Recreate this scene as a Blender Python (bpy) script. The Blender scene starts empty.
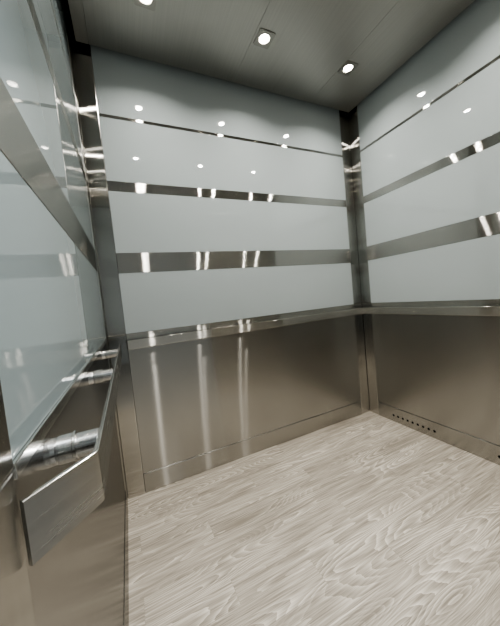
import bpy, bmesh, math
from mathutils import Matrix, Vector

C = bpy.context.scene.collection
W = 1.904            # cab width (x), back wall at y = 0, doorway side at y = -D
D = 1.40
ZC = 2.442           # underside of the suspended ceiling
ZTOP = 2.62

# ------------------------------------------------------------------ materials
def new_mat(name):
    m = bpy.data.materials.new(name)
    m.use_nodes = True
    nt = m.node_tree
    b = nt.nodes.get('Principled BSDF')
    return m, nt, b

def N(nt, t, **kw):
    n = nt.nodes.new(t)
    for k, v in kw.items():
        setattr(n, k, v)
    return n

def math_node(nt, op, a=None, b=None, c=None):
    n = N(nt, 'ShaderNodeMath', operation=op)
    for i, v in enumerate((a, b, c)):
        if v is None:
            continue
        if isinstance(v, (int, float)):
            n.inputs[i].default_value = v
        else:
            nt.links.new(v, n.inputs[i])
    return n.outputs[0]

def steel(name, base, rough, aniso, tangent, noise_scale, rvar=.03, cvar=.06, bump=0.0, second=None):
    """brushed stainless steel: anisotropic, with fine streaks along the grain"""
    m, nt, b = new_mat(name)
    b.inputs['Metallic'].default_value = 1
    geo = N(nt, 'ShaderNodeNewGeometry')
    mp = N(nt, 'ShaderNodeMapping')
    mp.inputs['Scale'].default_value = noise_scale
    nt.links.new(geo.outputs['Position'], mp.inputs['Vector'])
    no = N(nt, 'ShaderNodeTexNoise')
    no.inputs['Scale'].default_value = 1
    no.inputs['Detail'].default_value = 3
    nt.links.new(mp.outputs['Vector'], no.inputs['Vector'])
    mr = N(nt, 'ShaderNodeMapRange')
    mr.inputs['From Min'].default_value = .3
    mr.inputs['From Max'].default_value = .7
    mr.inputs['To Min'].default_value = rough - rvar
    mr.inputs['To Max'].default_value = rough + rvar
    nt.links.new(no.outputs['Fac'], mr.inputs['Value'])
    nt.links.new(mr.outputs['Result'], b.inputs['Roughness'])
    cr = N(nt, 'ShaderNodeValToRGB')
    cr.color_ramp.elements[0].position = .3
    cr.color_ramp.elements[1].position = .7
    cr.color_ramp.elements[0].color = tuple(c * (1 - cvar) for c in base) + (1,)
    cr.color_ramp.elements[1].color = tuple(min(1, c * (1 + cvar)) for c in base) + (1,)
    nt.links.new(no.outputs['Fac'], cr.inputs['Fac'])
    nt.links.new(cr.outputs['Color'], b.inputs['Base Color'])
    sh = b
    if aniso:
        # directional grain: mirror-sharp along the grain, long streaks across it
        sh = N(nt, 'ShaderNodeBsdfAnisotropic', distribution='GGX')
        sh.inputs['Anisotropy'].default_value = aniso
        tv = N(nt, 'ShaderNodeCombineXYZ')
        for i in range(3):
            tv.inputs[i].default_value = tangent[i]
        nt.links.new(tv.outputs[0], sh.inputs['Tangent'])
        nt.links.new(mr.outputs['Result'], sh.inputs['Roughness'])
        nt.links.new(cr.outputs['Color'], sh.inputs['Color'])
        nt.links.new(sh.outputs[0], nt.nodes['Material Output'].inputs['Surface'])
        if second:                          # a tighter lobe under the long streaks
            s2 = N(nt, 'ShaderNodeBsdfAnisotropic', distribution='GGX')
            s2.inputs['Roughness'].default_value = second[0]
            s2.inputs['Anisotropy'].default_value = second[1]
            nt.links.new(tv.outputs[0], s2.inputs['Tangent'])
            nt.links.new(cr.outputs['Color'], s2.inputs['Color'])
            ms = N(nt, 'ShaderNodeMixShader')
            ms.inputs[0].default_value = second[2]
            nt.links.new(sh.outputs[0], ms.inputs[1])
            nt.links.new(s2.outputs[0], ms.inputs[2])
            nt.links.new(ms.outputs[0], nt.nodes['Material Output'].inputs['Surface'])
    if bump:
        bp = N(nt, 'ShaderNodeBump')
        bp.inputs['Strength'].default_value = bump
        bp.inputs['Distance'].default_value = .0005
        nt.links.new(no.outputs['Fac'], bp.inputs['Height'])
        nt.links.new(bp.outputs['Normal'], sh.inputs['Normal'])
    return m

STEEL = (.55, .54, .51)
AX, AZ = (1, 1, 0), (0, 0, 1)
M_band = steel('brushed_steel_horizontal', STEEL, .14, .92, AX, (2, 2, 120), .004, .02)
M_rail = steel('brushed_steel_guard_rail', (.64, .625, .585), .15, .90, AX, (2, 2, 120), .004, .02)
M_sill = steel('dark_steel_sill', (.55, .54, .50), .14, .92, AX, (2, 2, 120), .004, .02)
M_panel = steel('brushed_steel_panel', (.455, .447, .42), .165, .90, AX, (2, 2, 90), .003, .012, second=(.20, .55, .62))
M_side = steel('brushed_steel_side_panel', (.46, .455, .44), .19, .35, AX, (2, 2, 90), .004, .012)
M_stile = steel('brushed_steel_vertical', STEEL, .14, .92, AZ, (120, 120, 2), .004, .02)
M_bar = steel('brushed_steel_bar', (.48, .475, .45), .26, .6, AX, (5, 5, 160), .02, .03, bump=.12)
M_edge = steel('polished_steel_edge', (.74, .73, .70), .20, 0, None, (40, 40, 40), .03, .02)
M_round = steel('satin_steel_round', (.72, .72, .71), .22, 0, None, (400, 30, 30), .05, .03)
M_ceil = steel('satin_steel_ceiling', (.42, .408, .378), .45, .35, (0, 1, 0), (300, 3, 3), .05, .05)

def plain(name, col, rough=.5, metal=0.0, spec=.5, var=.04, scale=30):
    m, nt, b = new_mat(name)
    geo = N(nt, 'ShaderNodeNewGeometry')
    no = N(nt, 'ShaderNodeTexNoise')
    no.inputs['Scale'].default_value = scale
    nt.links.new(geo.outputs['Position'], no.inputs['Vector'])
    cr = N(nt, 'ShaderNodeValToRGB')
    cr.color_ramp.elements[0].color = tuple(c * (1 - var) for c in col) + (1,)
    cr.color_ramp.elements[1].color = tuple(min(1, c * (1 + var)) for c in col) + (1,)
    nt.links.new(no.outputs['Fac'], cr.inputs['Fac'])
    nt.links.new(cr.outputs['Color'], b.inputs['Base Color'])
    b.inputs['Roughness'].default_value = rough
    b.inputs['Metallic'].default_value = metal
    b.inputs['Specular IOR Level'].default_value = spec
    return m

M_glass = plain('back_painted_white_glass', (.395, .440, .448), .012, 0, .75, .01, 2)
M_glass_left = plain('back_painted_white_glass_reflection_tint', (.285, .335, .340), .010, 0, .95, .01, 2)  # same white glass, with a darker teal reflected tone put into the colour
M_dark = plain('dark_shaft_metal', (.012, .012, .012), .6)
M_black = plain('black_hole', (.004, .004, .004), .9, spec=.1)
M_fixture = plain('dark_fixture_steel', (.34, .33, .30), .4, 1.0)
M_hall = plain('hall_paint', (.52, .56, .57), .7)
M_hallfloor = plain('hall_tile', (.28, .27, .25), .4)

def emit(name, col, s):
    m, nt, b = new_mat(name)
    b.inputs['Base Color'].default_value = (*col, 1)
    b.inputs['Emission Color'].default_value = (*col, 1)
    b.inputs['Emission Strength'].default_value = s
    return m
M_lens = emit('led_lens', (1, .93, .82), 60)

def wood():
    m, nt, b = new_mat('grey_oak_plank_floor')
    L = nt.links.new
    geo = N(nt, 'ShaderNodeNewGeometry')
    sp = N(nt, 'ShaderNodeSeparateXYZ')
    L(geo.outputs['Position'], sp.inputs[0])
    x, y = sp.outputs[0], sp.outputs[1]
    PW, PL = .10, .92
    yr = math_node(nt, 'DIVIDE', y, PW)
    row = math_node(nt, 'FLOOR', yr)
    v = math_node(nt, 'SUBTRACT', math_node(nt, 'FRACT', yr), .5)
    # rows 3 apart start their planks at the same x (0.667 m)
    roff = math_node(nt, 'MULTIPLY', row, 1 / 3.0)
    xr = math_node(nt, 'ADD', math_node(nt, 'DIVIDE', math_node(nt, 'SUBTRACT', x, .667), PL), roff)
    col = math_node(nt, 'FLOOR', xr)
    u = math_node(nt, 'FRACT', xr)
    cid = N(nt, 'ShaderNodeCombineXYZ'); L(row, cid.inputs[0]); L(col, cid.inputs[1])
    wn = N(nt, 'ShaderNodeTexWhiteNoise', noise_dimensions='2D'); L(cid.outputs[0], wn.inputs['Vector'])
    rnd = wn.outputs['Value']
    # per plank shifted coordinates
    sx = math_node(nt, 'ADD', x, math_node(nt, 'MULTIPLY', rnd, 31.7))
    sy = math_node(nt, 'ADD', y, math_node(nt, 'MULTIPLY', rnd, 17.3))
    def noise(fx, fy, detail=2, rough=.5, dist=0.0):
        cv = N(nt, 'ShaderNodeCombineXYZ')
        L(math_node(nt, 'MULTIPLY', sx, fx), cv.inputs[0]); L(math_node(nt, 'MULTIPLY', sy, fy), cv.inputs[1])
        n = N(nt, 'ShaderNodeTexNoise', noise_dimensions='2D')
        n.inputs['Scale'].default_value = 1; n.inputs['Detail'].default_value = detail
        n.inputs['Roughness'].default_value = rough; n.inputs['Distortion'].default_value = dist
        L(cv.outputs[0], n.inputs['Vector'])
        return n.outputs['Fac']
    f1 = noise(1.15, 7.5, 1.2, .45, .2)       # contour field: its level lines are the cathedral grain
    f2 = noise(9, 60, 2, .5)
    fld = math_node(nt, 'ADD', math_node(nt, 'MULTIPLY', f1, 24.0), math_node(nt, 'MULTIPLY', f2, .55))
    ring = math_node(nt, 'FRACT', fld)
    # sharp pale line on one side of each ring, soft fall-off on the other
    ring = math_node(nt, 'POWER', ring, 2.2)
    mask = N(nt, 'ShaderNodeMapRange')
    mask.inputs['From Min'].default_value = .42; mask.inputs['From Max'].default_value = .62
    mask.inputs['To Min'].default_value = .12; mask.inputs['To Max'].default_value = .46
    L(noise(1.4, 5.0, 1, .5), mask.inputs['Value'])
    streak = noise(6, 260, 3, .6)
    streak2 = noise(2.5, 60, 3, .6)
    blotch = noise(1.2, 5, 2, .5)
    t = math_node(nt, 'ADD', math_node(nt, 'MULTIPLY', ring, mask.outputs['Result']), math_node(nt, 'MULTIPLY', streak, .75))
    t = math_node(nt, 'ADD', t, math_node(nt, 'MULTIPLY', streak2, .65))
    t = math_node(nt, 'ADD', t, math_node(nt, 'MULTIPLY', blotch, .35))
    t = math_node(nt, 'ADD', t, math_node(nt, 'MULTIPLY', rnd, .04))
    t = math_node(nt, 'SUBTRACT', t, .60)
    cr = N(nt, 'ShaderNodeValToRGB')
    e = cr.color_ramp.elements
    e[0].position = .12; e[0].color = (.22, .195, .158, 1)
    e[1].position = .85; e[1].color = (.66, .612, .535, 1)
    k = cr.color_ramp.elements.new(.48); k.color = (.425, .385, .327, 1)
    L(t, cr.inputs['Fac'])
    # fine seams between planks
    ev = math_node(nt, 'GREATER_THAN', math_node(nt, 'ABSOLUTE', v), .5 - .006)
    eu = math_node(nt, 'LESS_THAN', u, .0018)
    seam = math_node(nt, 'MULTIPLY', math_node(nt, 'MAXIMUM', ev, eu), .22)
    mx = N(nt, 'ShaderNodeMix', data_type='RGBA')
    L(seam, mx.inputs['Factor']); L(cr.outputs['Color'], mx.inputs['A'])
    mx.inputs['B'].default_value = (.12, .10, .08, 1)
    L(mx.outputs['Result'], b.inputs['Base Color'])
    b.inputs['Roughness'].default_value = .55
    b.inputs['Specular IOR Level'].default_value = .3
    bp = N(nt, 'ShaderNodeBump'); bp.inputs['Strength'].default_value = .12; bp.inputs['Distance'].default_value = .001
    L(streak, bp.inputs['Height']); L(bp.outputs['Normal'], b.inputs['Normal'])
    return m
M_floor = wood()

# ------------------------------------------------------------------ mesh helpers
def box_bm(x0, x1, y0, y1, z0, z1, bev=0.0, bm=None):
    own = bm is None
    t = bmesh.new()
    bmesh.ops.create_cube(t, size=1)
    for v in t.verts:
        v.co = Vector((x0 if v.co.x < 0 else x1, y0 if v.co.y < 0 else y1, z0 if v.co.z < 0 else z1))
    if bev:
        bmesh.ops.bevel(t, geom=t.edges[:], offset=bev, segments=2, profile=.6, affect='EDGES')
    if own:
        return t
    me = bpy.data.meshes.new('tmp'); t.to_mesh(me); t.free(); bm.from_mesh(me); bpy.data.meshes.remove(me)
    return bm

def obj(name, bm, mat, parent=None, smooth=False):
    bmesh.ops.recalc_face_normals(bm, faces=bm.faces[:])
    me = bpy.data.meshes.new(name)
    bm.to_mesh(me); bm.free()
    for m in (mat if isinstance(mat, (list, tuple)) else [mat]):
        me.materials.append(m)
    if smooth:
        for p in me.polygons:
            p.use_smooth = True
    o = bpy.data.objects.new(name, me)
    C.objects.link(o)
    if parent is not None:
        o.parent = parent
        o.matrix_parent_inverse = Matrix.Translation(-Vector(parent.location))
    return o

def polish_edges(o):
    o.data.materials.append(M_edge)
    for p in o.data.polygons:
        if max(abs(c) for c in p.normal) < .97:
            p.material_index = 1
    return o

def polish_top(o):
    o.data.materials.append(M_edge)
    for p in o.data.polygons:
        if p.normal.z > .35:
            p.material_index = 1

def empty(name, loc):
    o = bpy.data.objects.new(name, None)
    o.location = loc
    o.empty_display_size = .05
    C.objects.link(o)
    return o

def tag(o, label, cat, group=None, kind=None):
    o['label'] = label
    o['category'] = cat
    if group: o['group'] = group
    if kind: o['kind'] = kind
    return o

def struct(name, bm, mat, label, cat):
    return tag(obj(name, bm, mat), label, cat, kind='structure')

# wall-space boxes: a along the wall, d = how far the face stands proud of the wall line, z heights
def back_box(a0, a1, z0, z1, d, th=.012, bev=.0):
    return box_bm(a0, a1, -d, -d + th, z0, z1, bev)
def right_box(a0, a1, z0, z1, d, th=.012, bev=.0):       # a = distance from the back corner
    return box_bm(W - d, W - d + th, -a1, -a0, z0, z1, bev)
def left_box(a0, a1, z0, z1, d, th=.012, bev=.0):
    return box_bm(d - th, d, -a1, -a0, z0, z1, bev)

# ------------------------------------------------------------------ shell
struct('floor', box_bm(-.03, W + .03, -D - .10, .03, -.05, 0), M_floor,
       'grey oak plank floor of the lift cab', 'floor')
struct('wall_back', box_bm(-.05, W + .05, .012, .05, 0, ZTOP), M_dark,
       'dark shell behind the panels of the back wall', 'wall')
struct('wall_left', box_bm(-.05, -.012, -D - .05, .012, 0, ZTOP), M_dark,
       'dark shell behind the panels of the left wall', 'wall')
struct('wall_right', box_bm(W + .012, W + .05, -D - .05, .012, 0, ZTOP), M_dark,
       'dark shell behind the panels of the right wall', 'wall')
DX0, DX1, DZ = 0.0, .98, 2.12
bm = box_bm(DX1, W + .03, -D - .05, -D, 0, ZTOP)
box_bm(-.03, DX1, -D - .05, -D, DZ, ZTOP, 0, bm)
struct('wall_front', bm, M_stile, 'brushed steel front return beside the doorway', 'wall')
struct('roof', box_bm(-.05, W + .05, -D - .05, .05, ZTOP, ZTOP + .03), M_dark,
       'dark cab roof above the suspended ceiling', 'roof')

# suspended ceiling: satin steel sheets with fine joints
cx = [.032, .090, .885, 1.490, 1.872]
bm = bmesh.new()
for a, b_ in zip(cx[:-1], cx[1:]):
    box_bm(a + .0006, b_ - .0006, -D + .04, -.04, ZC, ZC + .03, .001, bm)
box_bm(cx[0] + .01, cx[-1] - .01, -D + .05, -.05, ZC + .012, ZC + .032, 0, bm)
struct('ceiling', bm, M_ceil, 'suspended satin steel ceiling with fine joints and downlights', 'ceiling')

# the hall outside the doorway behind the camera
struct('floor_hall', box_bm(-1.6, W + 1.4, -4.2, -D - .10, -.05, 0), M_hallfloor, 'hall floor outside the lift', 'floor')
struct('wall_hall', box_bm(-1.6, W + 1.4, -4.25, -4.2, 0, 2.7), M_hall, 'pale hall wall facing the lift', 'wall')
struct('wall_hall_left', box_bm(-1.65, -1.6, -4.2, -1.5, 0, 2.7), M_hall, 'pale hall side wall', 'wall')
struct('wall_hall_right', box_bm(W + 1.4, W + 1.45, -4.2, -1.5, 0, 2.7), M_hall, 'pale hall side wall past the lift', 'wall')
struct('ceiling_hall', box_bm(-1.6, W + 1.4, -4.2, -1.5, 2.7, 2.75), M_hall, 'pale hall ceiling', 'ceiling')

# ------------------------------------------------------------------ wall panels
ZG = .930                                   # foot of the glass
TH = (2.1115, 2.1275)                       # thin strip
MB = (1.7188, 1.7727)                       # middle band
WB = (1.2699, 1.3806)                       # wide band
SK = .1135                                  # top of the skirting
RB = (.843, .895)                           # guard rail
ST = .0950                                  # corner stile width
gap = .0008
glass_rows = [(TH[1], 2.50, 'topmost'), (MB[1], TH[0], 'second from top'), (WB[1], MB[0], 'third from top'), (ZG, WB[0], 'lowest')]
where = {'topmost': 'under the ceiling', 'second from top': 'between the thin and middle steel strips',
         'third from top': 'between the middle and wide steel bands', 'lowest': 'between the wide band and the rail'}
walls = {'back': (back_box, ST, W - ST), 'right': (right_box, ST, D - .067), 'left': (left_box, ST, 1.333)}
tn = 0
def trim(bm, mat, label):
    global tn
    tn += 1
    return struct('trim_%d' % tn, bm, mat, label, 'trim')

for side, (B, a0, a1) in walls.items():
    for z0, z1, w in glass_rows:
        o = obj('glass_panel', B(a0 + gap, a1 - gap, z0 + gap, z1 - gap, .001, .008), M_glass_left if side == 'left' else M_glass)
        lw = where[w] if not (side == 'left' and w == 'lowest') else 'above the handrail'
        tag(o, 'glossy white glass panel of the %s wall, %s' % (side, lw), 'wall panel', 'white glass panels of the %s wall' % side)
    trim(B(a0 + gap, a1 - gap, TH[0], TH[1], .002, .010, .0004), M_band, 'thin brushed steel strip high on the %s wall' % side)
    trim(B(a0 + gap, a1 - gap, MB[0], MB[1], .002, .010, .0005), M_band, 'medium brushed steel band across the %s wall' % side)
    trim(B(a0 + gap, a1 - gap, WB[0], WB[1], .002, .010, .0005), M_band, 'wide brushed steel band across the %s wall' % side)

# sills under the glass
trim(back_box(ST + gap, W - ST - gap, RB[1] - .01, ZG, -.002, .008, .0006), M_sill, 'steel strip between the glass and guard rail, back wall')
trim(right_box(ST + gap, D - .067, RB[1] - .01, ZG, -.002, .008, .0006), M_sill, 'steel strip between the glass and guard rail, right wall')
trim(left_box(ST + gap, 1.333, .914, ZG, .005, .012, .0010), M_edge, 'slim bright steel strip under the left wall glass')

# corner stiles (vertical)
def stile(B, a0, a1, d, where_):
    polish_edges(trim(B(a0, a1, ZG - .004, 2.49, d, .010, .0026), M_stile, 'tall upper steel stile ' + where_))
    polish_edges(trim(B(a0, a1, 0, ZG - .006, d - .001, .010, .0026), M_stile, 'short lower steel stile ' + where_))
stile(back_box, .004, ST - gap, .004, 'at the left end of the back wall')
stile(back_box, W - ST + gap, W - .004, .004, 'at the right end of the back wall')
stile(right_box, .004, ST - gap, .004, 'of the right wall beside the back corner')
stile(left_box, .004, ST - gap, .003, 'of the left wall beside the back corner')
stile(left_box, 1.333, D, .004, 'at the doorway end of the left wall')
stile(right_box, D - .067, D, .004, 'at the doorway end of the right wall')

# lower steel panels
o = obj('lower_panel', back_box(ST + gap, W - ST - gap, SK + .0012, RB[1] - .012, .001, .008, .0006), M_panel)
tag(o, 'brushed steel lower panel of the back wall under the guard rail', 'wall panel', 'brushed steel lower panels')
o = obj('lower_panel', right_box(ST + gap, D - .068, SK + .0012, RB[1] - .012, .001, .008, .0006), M_panel)
tag(o, 'brushed steel lower panel of the right wall above the vent holes', 'wall panel', 'brushed steel lower panels')
o = obj('lower_panel', left_box(ST + gap, 1.332, SK + .0012, .913, .001, .010, .0006), M_side)
tag(o, 'mirror-like steel lower panel of the left wall behind the handrail', 'wall panel', 'brushed steel lower panels')

# skirtings
b_ = struct('baseboard_back', back_box(ST + gap, W - ST - gap, 0, SK, .005, .012, .003), M_panel, 'brushed steel skirting along the back wall', 'baseboard')
polish_top(b_)
bb = empty('baseboard_right', (W, -.7, 0))
tag(bb, 'brushed steel skirting along the right wall with round vent holes', 'baseboard', kind='structure')
polish_top(obj('skirting_board', right_box(ST + gap, D - .068, 0, SK, .005, .012, .003), M_panel, bb))
struct('baseboard_left', left_box(ST + gap, 1.332, 0, SK, .003, .012, .0008), M_side, 'brushed steel skirting along the left wall', 'baseboard')
for g0, n in ((.2330, 9), (.886, 9)):
    for k in range(n):
        a = g0 + k * .0382
        t = bmesh.new()
        bmesh.ops.create_cone(t, cap_ends=True, segments=20, radius1=.0084, radius2=.0084, depth=.006,
                              matrix=Matrix.Translation((W - .0024, -a, .0505)) @ Matrix.Rotation(math.pi / 2, 4, 'Y'))
        obj('vent_hole', t, M_black, bb)

# guard rails: flat bars set a finger's width proud of the back and right walls
r = empty('guard_rail', (W / 2, -.006, RB[0]))
tag(r, 'flat brushed steel guard rail along the back wall', 'guard rail', 'flat steel guard rails')
polish_top(obj('rail_bar', back_box(ST + .001, W - .021, RB[0], RB[1], .026, .012, .0025), M_rail, r))
for a in (.25, .95, 1.65):
    obj('spacer', back_box(a - .02, a + .02, RB[0] + .012, RB[1] - .014, .010, .007), M_stile, r)
r = empty('guard_rail', (W - .006, -D / 2, RB[0]))
tag(r, 'flat brushed steel guard rail along the right wall', 'guard rail', 'flat steel guard rails')
polish_top(obj('rail_bar', right_box(.012, D - .07, RB[0], RB[1], .026, .012, .0025), M_rail, r))
for a in (.2, .7, 1.2):
    obj('spacer', right_box(a - .02, a + .02, RB[0] + .012, RB[1] - .014, .010, .007), M_stile, r)

# ------------------------------------------------------------------ handrail on the left wall
HX, HT = .066, .0055                        # outer face, thickness
HZ0, HZ1 = .834, .898
hr = empty('handrail', (0.0, -.72, HZ0))
tag(hr, 'flat brushed steel handrail on round standoffs, its near end bent to the left wall', 'handrail')
B0 = Vector((HX, -.100)); B1 = Vector((HX, -1.284)); B2 = Vector((.0105, -1.345))
d1 = (B1 - B0).normalized(); d2 = (B2 - B1).normalized()
rr = .012
ang = d1.angle(d2)
tl = rr * math.tan(ang / 2)
path = [B0]
p0, p2 = B1 - d1 * tl, B1 + d2 * tl
for i in range(9):
    s = i / 8
    path.append((1 - s) ** 2 * p0 + 2 * s * (1 - s) * B1 + s * s * p2)
path.append(B2)
bm = bmesh.new()
rings = []
for i, p in enumerate(path):
    a = path[max(0, i - 1)]; b_ = path[min(len(path) - 1, i + 1)]
    t = (b_ - a).normalized()
    nrm = Vector((t.y, -t.x))               # points to the wall side for travel along -y
    if nrm.x > 0: nrm = -nrm
    ring = []
    e = .0009
    prof = [(e, HZ1), (HT - e, HZ1), (HT, HZ1 - e), (HT, HZ0 + e), (HT - e, HZ0), (e, HZ0), (0, HZ0 + e), (0, HZ1 - e)]
    for q, z in prof:
        w = p + nrm * q
        ring.append(bm.verts.new((w.x, w.y, z)))
    rings.append(ring)
for a, b_ in zip(rings[:-1], rings[1:]):
    for k in range(8):
        f = bm.faces.new((a[k], a[(k + 1) % 8], b_[(k + 1) % 8], b_[k]))
        if k in (0, 1, 7):
            f.material_index = 1
f = bm.faces.new(rings[0]); f = bm.faces.new(rings[-1])
obj('rail_bar', bm, [M_bar, M_edge], hr)

def lathe_x(profile, y, z, seg=40):
    bm = bmesh.new()
    rg = []
    for x, rad in profile:
        rg.append([bm.verts.new((x, y + rad * math.cos(2 * math.pi * k / seg), z + rad * math.sin(2 * math.pi * k / seg))) for k in range(seg)])
    for a, b_ in zip(rg[:-1], rg[1:]):
        for k in range(seg):
            bm.faces.new((a[k], a[(k + 1) % seg], b_[(k + 1) % seg], b_[k]))
    bm.faces.new(rg[0]); bm.faces.new(rg[-1])
    return bm
XI = HX - HT
SZ = .887
for sy in (-1.226, -.800, -.385):
    s = obj('standoff', lathe_x([(.001, .0185), (.008, .0178), (.0125, .0172), (.0130, .0160), (XI + .0005, .0160)], sy, SZ), M_round, hr)
    obj('collar', lathe_x([(.0140, .0176), (.0146, .0184), (.0308, .0184), (.0314, .0176)], sy, SZ), M_round, s)
    obj('ring', lathe_x([(.0318, .0176), (.0323, .0202), (.0350, .0202), (.0355, .0176)], sy, SZ), M_edge, s)

# ------------------------------------------------------------------ downlights
LX = (.344, .945, 1.542)
LYS = (-.362, -1.036)
nm = {(0, 0): 'glowing square downlight in the ceiling nearest the left wall, by the back wall',
      (1, 0): 'glowing square downlight in the middle of the ceiling, by the back wall',
      (2, 0): 'glowing square downlight in the ceiling beside the back right corner',
      (0, 1): 'glowing square downlight nearest the left wall on the doorway side',
      (1, 1): 'glowing square downlight in the middle of the ceiling on the doorway side',
      (2, 1): 'glowing square downlight nearest the right wall on the doorway side'}
LAMP = 4.2
for i, x in enumerate(LX):
    for j, y in enumerate(LYS):
        e = empty('downlight', (x, y, ZC))
        tag(e, nm[(i, j)], 'ceiling light', 'square ceiling downlights')
        # square frame with a round opening
        t = bmesh.new()
        h, ro, seg = .047, .029, 48
        outer, inner, lo, li = [], [], [], []
        for k in range(seg):
            a = 2 * math.pi * (k + .5) / seg
            c, s = math.cos(a), math.sin(a)
            q = h / max(abs(c), abs(s))
            lo.append(t.verts.new((x + c * q, y + s * q, ZC)))
            outer.append(t.verts.new((x + c * (q - .001), y + s * (q - .001), ZC - .004)))
            inner.append(t.verts.new((x + c * ro, y + s * ro, ZC - .004)))
            li.append(t.verts.new((x + c * (ro - .002), y + s * (ro - .002), ZC - .0005)))
        for A_, B_ in ((lo, outer), (outer, inner), (inner, li)):
            for k in range(seg):
                t.faces.new((A_[k], A_[(k + 1) % seg], B_[(k + 1) % seg], B_[k]))
        obj('square_frame', t, M_fixture, e)
        t = bmesh.new()
        bmesh.ops.create_cone(t, cap_ends=True, segments=40, radius1=.021, radius2=.025, depth=.0025,
                              matrix=Matrix.Translation((x, y, ZC - .0015)))
        obj('lens', t, M_lens, e)
        ld = bpy.data.lights.new('downlight_beam', 'AREA')
        ld.shape = 'DISK'
        ld.size = .034
        ld.energy = LAMP
        ld.color = (1, .955, .885)
        ld.spread = math.radians(140)
        lo_ = bpy.data.objects.new('downlight_beam', ld)
        lo_.location = (x, y, ZC - .0048)
        C.objects.link(lo_)

# added fill lamp, unseen above the doorway, brightens hall and steel bands
ld = bpy.data.lights.new('added_hall_fill', 'AREA'); ld.energy = 36; ld.size = .3; ld.color = (.95, .98, 1)
lo_ = bpy.data.objects.new('added_hall_fill', ld); lo_.location = (.5, -1.75, 2.66); C.objects.link(lo_)

# world: faint grey
w = bpy.data.worlds.new('World'); bpy.context.scene.world = w; w.use_nodes = True
w.node_tree.nodes['Background'].inputs[0].default_value = (.6, .65, .7, 1)
w.node_tree.nodes['Background'].inputs[1].default_value = .1

# ------------------------------------------------------------------ camera
yaw, pitch, roll = .42622, -.05575, -.09713
fw = Vector((math.sin(yaw) * math.cos(pitch), math.cos(yaw) * math.cos(pitch), math.sin(pitch)))
ri = fw.cross(Vector((0, 0, 1))).normalized(); up = ri.cross(fw)
r2 = ri * math.cos(roll) + up * math.sin(roll); u2 = -ri * math.sin(roll) + up * math.cos(roll)
cam = bpy.data.cameras.new('camera')
cam.sensor_fit = 'VERTICAL'; cam.sensor_height = 36; cam.sensor_width = 36
cam.lens = 268.033 / 626 * 36
cam.clip_start = .01
co = bpy.data.objects.new('camera', cam)
mw = Matrix((r2, u2, -fw)).transposed().to_4x4()
mw.translation = Vector((.11698, -1.65528, 1.06417))
co.matrix_world = mw
C.objects.link(co)
bpy.context.scene.camera = co

vs = bpy.context.scene.view_settings
vs.view_transform = 'AgX'
vs.look = 'AgX - Medium High Contrast'
vs.exposure = 0.34
